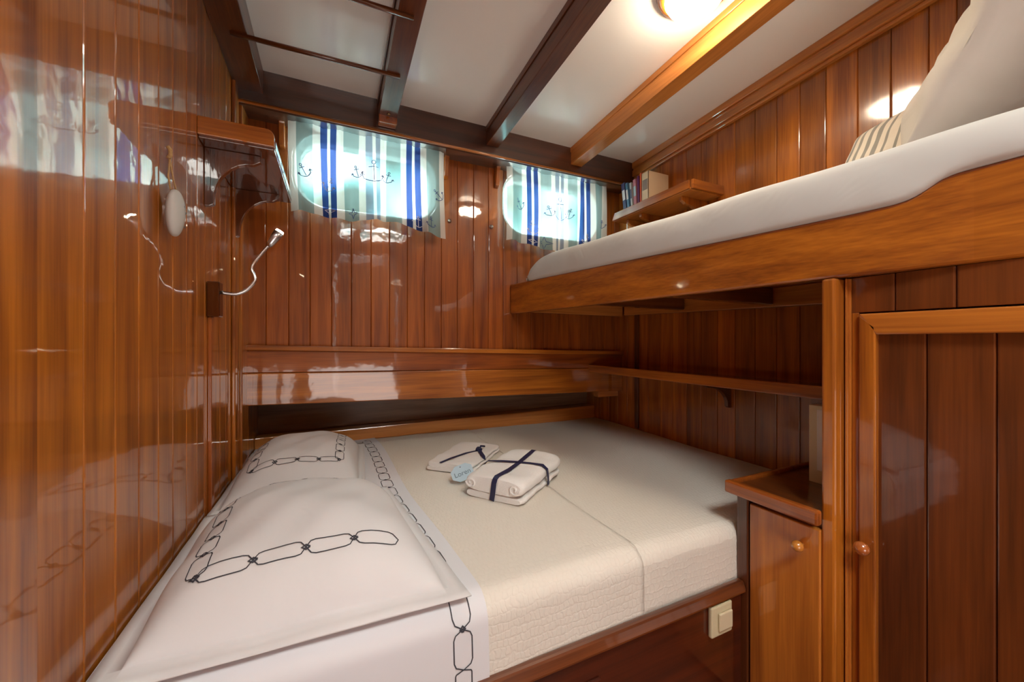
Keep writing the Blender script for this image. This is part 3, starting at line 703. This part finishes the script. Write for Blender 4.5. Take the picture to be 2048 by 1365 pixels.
m, fn = bed_end(S2, XL+.004, .28, 60, fx=sx, d1=TOTAL+.0)
def Sc(x, d): return S2(x, d)
def chx(d): return sx(d)-.052
# chain border along the turned edge of the sheet
dd = .05; k = 0
while dd < TOTAL-.10:
    ln = .075
    p = lambda a, b: (chx(dd+a*ln)+b*.018, dd+a*ln)
    ribbon(m, Sc, [p(0, 0), p(.1, .8), p(.22, 1), p(.78, 1), p(.9, .8), p(1, 0), p(.9, -.8), p(.78, -1), p(.22, -1), p(.1, -.8)], .0022, -.0014, 1, closed=True, sub=3)
    ribbon(m, Sc, [p(.06, 0), p(0, .28), p(-.06, 0), p(0, -.28)], .004, -.0016, 1, closed=True, sub=1)
    dd += ln
ln = TOTAL-.006-dd
p = lambda a, b: (chx(dd+a*ln)+b*.016, dd+a*ln)
ribbon(m, Sc, [p(0, 0), p(.12, .9), p(.2, 1), p(.86, 1), p(.97, .5), p(1, 0), p(.97, -.5), p(.86, -1), p(.2, -1), p(.12, -.9)], .0022, -.0014, 1, closed=True, sub=4)
tag(m.build('top_sheet', [SHEET, THREAD]), 'smooth white top sheet with dark chain border under the pillows', 'sheet')

# ------------------------------------------------------------------ towels, ribbon, tag
def towel_stack(name, cx, cy, ang, ln, wd, layers, label, z0, roll=True):
    T = thing(name, label, 'towel', 'folded white towels on the bed', P(cx, cy, z0)); T.rotation_euler = (0, 0, ang)
    zz = 0
    for i, (th, sl, sw) in enumerate(layers):
        m = MB(); n = 14
        def prof(t, th=th, sl=sl, sw=sw):   # rounded-rectangle section
            a = t*2*math.pi; c, s_ = math.cos(a), math.sin(a)
            return (abs(c)**(.28 if th < .04 else .42)*math.copysign(1, c)*wd*sw/2, (abs(s_)**.7*math.copysign(1, s_)+1)*th/2)
        xs = [-ln*sl/2+ln*sl*k/24 for k in range(25)]; vs = []; nn = 40
        for x in xs:
            e = 1-(abs(x)/(ln*sl/2))**18*.10
            for k in range(nn):
                a, b = prof(k/nn); wv = .0022*math.sin(x*38+a*21+i*2)+.0014*math.sin(x*90+i)
                vs.append((x, a*e+wv*.5, zz+(b-th/2)*e+th/2+wv*(b/th)))
        fs = [(j*nn+k, (j+1)*nn+k, (j+1)*nn+(k+1) % nn, j*nn+(k+1) % nn) for j in range(24) for k in range(nn)]
        m.add(vs, fs, 0, 0, True)
        m.f.append([k for k in range(nn)]); m.m.append(0); m.tone.append(0); m.sm.append(False)
        m.f.append([24*nn+k for k in range(nn)][::-1]); m.m.append(0); m.tone.append(0); m.sm.append(False)
        if th > .04:    # rolled edges seen on the near short face
            for yc_, sg in ((-wd*sw/2+.030, 1), (wd*sw/2-.030, -1)):
                pp = [(-ln*sl/2-.001, yc_+sg*(.020-.0013*q)*math.cos(q*.62+3.14), zz+th*.52+(.020-.0013*q)*.85*math.sin(q*.62+3.14)) for q in range(13)]
                m.tube(pp, .0035, 8)
        o = m.build('towel_fold', TOWEL, T); zz += th*.97
    return T, zz
ZT = MT+.008
t1, h1 = towel_stack('folded_towel', .577, 1.212, math.radians(38), .340, .214, [(.022, .985, .98), (.050, 1.0, 1.0)], 'white folded towel bundle tied with a crossed navy ribbon', ZT)
t2, h2 = towel_stack('folded_towel', .500, 1.545, math.radians(48), .33, .20, [(.015, 1.0, 1.0), (.014, .97, .98)], 'flatter white folded towel lying behind the tied bundle', ZT)
def band(parent, pts, nrm, w, name='ribbon'):
    m = MB(); vs = []
    pts = [Vector(p) for p in pts]
    for i, p in enumerate(pts):
        tg = (pts[min(i+1, len(pts)-1)]-pts[max(i-1, 0)]).normalized(); sd = Vector(nrm[i]).cross(tg).normalized()*w/2
        vs += [p+sd, p-sd]
    m.add(vs, [(2*i, 2*i+1, 2*i+3, 2*i+2) for i in range(len(pts)-1)], 0, 0, False)
    return m.build(name, NAVY, parent, solid=.0012, off=0)
hh = h1+.0035; a, b = .170+.002, .107+.002
Z1, X1, Y1 = (0, 0, 1), (1, 0, 0), (0, 1, 0)
yc = -.012
band(t1, [(-a, yc+.012, .002), (-a-.003, yc+.006, .03), (-a-.003, yc+.002, hh-.014), (-a+.001, yc, hh-.002), (-a+.014, yc, hh+.003), (-.08, yc-.004, hh+.002), (0, yc, hh+.002), (.08, yc+.010, hh+.001), (a-.014, yc+.016, hh+.002), (a+.002, yc+.016, hh-.010), (a, yc+.016, .002)],
     [(-1, 0, 0), (-1, 0, 0), (-1, 0, .3), (-1, 0, 1), (-.4, 0, 1), Z1, Z1, Z1, (.4, 0, 1), (1, 0, .4), (1, 0, 0)], .017)
band(t1, [(-.035, b, .03), (-.034, b, hh-.012), (-.032, b-.012, hh), (-.02, .05, hh+.003), (-.008, 0, hh+.004), (.004, -.05, hh+.003), (.012, -b+.014, hh+.001), (.016, -b-.001, hh-.014), (.022, -b-.002, .03), (.026, -b-.001, .004)],
     [(0, 1, 0), (0, 1, .3), (0, .4, 1), Z1, Z1, Z1, (0, -.4, 1), (0, -1, .4), (0, -1, 0), (0, -1, 0)], .014)
# loose ribbon ends with knot on the flatter towel
T = t2; zz = h2+.003
band(T, [(-.16, .035, zz), (-.10, .020, zz+.001), (-.02, -.010, zz+.002), (.02, -.035, zz+.001), (.05, -.050, zz+.004)], [Z1]*5, .011)
band(T, [(.04, -.045, zz+.008), (.01, -.06, zz+.004), (-.03, -.09, zz), (-.04, -.100, zz-.012)], [Z1, Z1, (0, -.2, 1), (0, -1, .5)], .016)
m = MB(); m.tube([(.035+.012*math.cos(q), -.045+.010*math.sin(q), zz+.006+.004*math.sin(2*q)) for q in lin(0, 6.0, 14)], .0045, 8)
m.tube([(.03, -.05, zz+.005), (.055, -.045, zz+.014), (.075, -.055, zz+.008)], .004, 8); m.build('knot', NAVY, T)
# pale blue gift tag
gt_ = thing('gift_tag', 'pale blue cardboard tag with a name leaning on the white towels', 'tag', None, P(.408, 1.302, ZT+.033))
n_ = Vector((-.25, -.70, .70)).normalized(); x_ = Vector((.90, -.38, 0)); x_ = (x_-n_*x_.dot(n_)).normalized(); y_ = n_.cross(x_)
ra = math.radians(24); x2 = x_*math.cos(ra)+y_*math.sin(ra); y2 = n_.cross(x2)
gt_.rotation_euler = Matrix((x2, y2, n_)).transposed().to_euler()
w_, h_ = .039, .030
oc = [(-w_, -h_*.45), (-w_*.45, -h_), (w_*.55, -h_), (w_, -h_*.45), (w_, h_*.55), (w_*.55, h_), (-w_*.45, h_), (-w_, h_*.45)]
m = MB(); m.prism([Vector((x, y, 0)) for x, y in oc], (0, 0, -.0008), (0, 0, .0008)); m.build('card', plain('pale_blue_card', (.42, .56, .66), .7), gt_)
fc = bpy.data.curves.new('lettering', 'FONT'); fc.body = 'Loren'; fc.size = .025; fc.extrude = .0003; fc.align_x = 'CENTER'; fc.align_y = 'CENTER'
fo = bpy.data.objects.new('lettering_tmp', fc); C.objects.link(fo)
dg = bpy.context.evaluated_depsgraph_get(); me = bpy.data.meshes.new_from_object(fo.evaluated_get(dg)); bpy.data.objects.remove(fo)
to = bpy.data.objects.new('lettering', me); C.objects.link(to); to.parent = gt_; to.location = (0, -.003, .0010); me.materials.clear(); me.materials.append(plain('grey_ink', (.13, .18, .24), .7))
m = MB(); m.lathe([(0, .0012), (.0022, .0012), (.0022, 0)], Matrix.Translation((.000, h_*.72, .0005)), 12); m.build('eyelet', plain('eyelet_ink', (.20, .18, .22), .6), gt_)

# ------------------------------------------------------------------ bedside cupboard
cp = thing('bedside_cupboard', 'low wooden cupboard with tray top between the bed and the wardrobe', 'cupboard')
m = MB(); m.box(1.030, XR-.001, .505, .703, 0, -.415+H); m.box(1.012, 1.032, .672, .703, 0, -.405+H); m.build('body', wood('brown', 'z', 1, .06), cp, bevel=.003)
m = MB(); m.box(1.000, XR-.001, .503, .716, -.414+H, -.396+H); m.build('counter_top', wood('brown', 'y', 1, .05), cp, bevel=.003)
m = MB(); m.box(.980, 1.002, .492, .718, -.418+H, -.384+H); m.box(1.002, XR-.001, .704, .718, -.418+H, -.386+H); m.build('edge_strip', wood('red', 'y', 1, .08), cp, bevel=.005)
d = box('door', (1.013, 1.031, .503, .668, -.98, -.437), wood('amber', 'z', 1, .06), cp, bevel=.003)
def knob(name, parent, x, y, z, r, mat):
    m = MB(); m.lathe([(0, .030), (r*.55, .028), (r*.92, .022), (r, .016), (r*.86, .010), (r*.45, .006), (r*.4, -.002), (0, -.002)], Matrix.Translation(P(x, y, z)) @ Matrix.Rotation(-math.pi/2, 4, 'Y'), 20)
    return m.build(name, mat, parent)
knob('knob', d, 1.013, .541, -.487, .013, plain('honey_wood_knob', (.52, .20, .03), .25, coat=1))
m = MB(); m.box(1.218, 1.262, .56, .632, -.396+H, -.180+H, 0).box(1.2165, 1.22, .575, .612, -.36+H, -.19+H, 1)
tag(m.build('cable_duct', [plain('ivory_plastic', (.62, .56, .38), .45), plain('white_plastic', (.72, .74, .74), .4)], bevel=.002), 'upright ivory and white plastic duct at the back of the cupboard top', 'duct')

# ------------------------------------------------------------------ wardrobe
wd = thing('wardrobe', 'tall wooden wardrobe with plank door under the near end of the bunk', 'wardrobe')
m = MB(); m.box(1.018, 1.075, .476, .503, 0, .142+H); m.build('corner_post', wood('mahogany', 'z', 1, .05), wd, bevel=.005)
m = MB(); m.box(1.075, XR-.001, .482, .500, 0, .142+H); m.build('side_panel', wood('mahogany', 'z', 1, .06), wd)
m = MB(); m.box(1.060, 1.080, .466, .4755, 0, .142+H); m.box(1.052, 1.08, .4695, .4735, 0, .142+H); m.build('bead', wood('amber', 'z', 1, .05), wd, bevel=.002)
planks('front_boards', (1.065, 0, 0), (0, 1, 0), (-1, 0, 0), -.80, .466, [.392, .305, .218, .13, .04, -.05, -.14, -.23], .064, .142, wood('brown', 'z', 1, .05), .02, wd, .05, seed=2)
m = MB(); m.box(1.0652, 1.085, .452, .466, 0, .064+H); m.build('frame_stile', wood('mahogany', 'z', 1, .05), wd, bevel=.002)
m = MB(); m.box(1.0665, 1.085, -.8, -.222, 0, .064+H); m.build('blank_panel', wood('brown', 'z', 1, .05), wd, bevel=.002)
wdo = planks('door', (1.072, 0, 0), (0, 1, 0), (-1, 0, 0), -.175, .425, [.347, .258, .17, .082, -.006, -.094], -.96, .018, wood('brown', 'z', 1, .05), .012, wd, .09, seed=6, gd=.004, gw=.003)
fr = wood('mahogany', 'z', 1, .05); fy = wood('amber', 'y', 1, .05)
m = MB()
def mitre(y0, y1, z0, z1, side):
    xa, xb = 1.057, 1.074
    if side == 'far': q = [(y1, z0), (y0, z0), (y0, z1-(y1-y0)), (y1, z1)]
    else: q = [(y1, z0), (y0, z0), (y0, z1), (y1, z1-(y1-y0))]
    m.prism([P(0, a_, b_) for a_, b_ in q], (xa, 0, 0), (xb, 0, 0))
mitre(.421, .4505, -.98, .060, 'far'); m.build('door_stile', fr, wdo, bevel=.003)
m = MB(); mitre(-.218, -.17, -.98, .060, 'near'); m.build('door_stile', fr, wdo, bevel=.003)
m = MB(); m.prism([P(0, .4505, .060), P(0, -.218, .060), P(0, -.17, .014), P(0, .421, .014)], (1.057, 0, 0), (1.074, 0, 0)); m.build('door_rail', fy, wdo, bevel=.003)
knob('knob', wdo, 1.057, .438, -.452, .015, plain('red_wood_knob', (.36, .10, .02), .2, coat=1))

# ------------------------------------------------------------------ light switch on the bed front
sw = thing('light_switch', 'cream square light switch on the dark bed front', 'switch')
m = MB(); m.box(.878, .957, .677, .690, -.768+H, -.688+H); m.build('plate', plain('cream_plastic', (.60, .54, .36), .4), sw, bevel=.004)
m = MB(); m.box(.900, .950, .670, .677, -.752+H, -.706+H); m.build('rocker', plain('cream_rocker', (.62, .55, .38), .35), sw, bevel=.003)

# ------------------------------------------------------------------ reading lamp and batten
rl = thing('reading_lamp', 'chrome gooseneck reading lamp with glowing tip on the left wall', 'lamp')
m = MB(); m.box(XL, -.304, 1.362, 1.405, .070+H, .172+H); m.build('mount', plain('chrome_wood_reflection', (.16, .09, .05), .15, metal=1), rl, bevel=.003)  # chrome mount; the brown reflected from the wood is put into its colour
gp = [(-.304, .143), (-.274, .140), (-.249, .150), (-.232, .167), (-.222, .185), (-.225, .203), (-.231, .218), (-.223, .242), (-.197, .283), (-.186, .298)]
pts = []
for i in range(len(gp)-1):
    for k in range(4):
        t = k/4; p0 = gp[max(i-1, 0)]; p1 = gp[i]; p2 = gp[i+1]; p3 = gp[min(i+2, len(gp)-1)]
        cr = lambda a0, a1, a2, a3: .5*((2*a1)+(-a0+a2)*t+(2*a0-5*a1+4*a2-a3)*t*t+(-a0+3*a1-3*a2+a3)*t**3)
        pts.append(P(cr(p0[0], p1[0], p2[0], p3[0]), 1.385+.015*(i+t)/9, cr(p0[1], p1[1], p2[1], p3[1])))
pts.append(P(-.186, 1.40, .298))
m = MB(); m.tube(pts, .0052, 10); m.build('gooseneck', plain('silver_hose', (.70, .70, .72), .25, metal=1), rl)
m = MB(); m.tube([P(-.188, 1.40, .294), P(-.182, 1.40, .304), P(-.170, 1.40, .325), P(-.160, 1.40, .341)], [.006, .010, .0135, .014], 16); m.build('head', plain('satin_silver', (.62, .63, .66), .3, metal=1), rl)
m = MB(); m.tube([P(-.160, 1.40, .341), P(-.1565, 1.40, .347)], [.0125, .011], 16); m.build('bulb', plain('lit_led', (1, .9, .7), .3, emit=(1.0, .82, .55), es=14), rl)
m = MB(); m.box(XL, XL+.010, 1.375, 1.402, -.60+H, .070+H)
tag(m.build('cable_batten', wood('red', 'z', 1, .05), bevel=.002), 'narrow dark wooden cable batten below the reading lamp', 'batten')

# ------------------------------------------------------------------ hanging stone
st = thing('hanging_stone', 'smooth grey stone hanging from a twine loop on the left wall', 'ornament', None, P(XL+.020, 1.062, .278))
m = MB()
def stone(a, b):    # a around, b pole to pole
    th, ph = a*2*math.pi, b*math.pi
    z = math.cos(ph); r = math.sin(ph)**.92
    wy = .031*(1+.28*z) if z > 0 else .031*(1+.10*z)
    return Vector((.015*r*math.cos(th), wy*r*math.sin(th)+.004*z, .052*z+.004*r*math.sin(th)))
m.grid(stone, lin(0, 1, 33), lin(0, 1, 25)); m.build('stone', plain('grey_pebble', (.50, .48, .45), .55, bump=(60, .3, 4)), st)
for dy, dz in ((.010, -.026), (.016, .006), (.006, .016)):
    m = MB(); m.lathe([(0, .0006), (.0028, .0006), (.003, -.0006)], Matrix.Translation((.0150-.0015, dy, dz)) @ Matrix.Rotation(math.pi/2, 4, 'Y'), 10); m.build('fleck', plain('dark_fleck', (.10, .09, .08), .7), st)
TW = plain('jute_twine', (.42, .25, .10), .9, bump=(300, .5, 2))
m = MB(); m.tube([(-.004, -.014, .046), (-.008, -.012, .075), (-.006, -.012, .105), (-.006, -.013, .122)], .0018, 8)
m.tube([(0, .018, .036), (-.004, .004, .072), (-.006, -.008, .105), (-.006, -.013, .122)], .0018, 8); m.build('twine', TW, st)
m = MB(); m.tube([(-.008, -.013, .112), (-.004, -.013, .120), (-.004, -.015, .130), (-.008, -.016, .136)], .004, 8); m.build('twine_knot', TW, st)
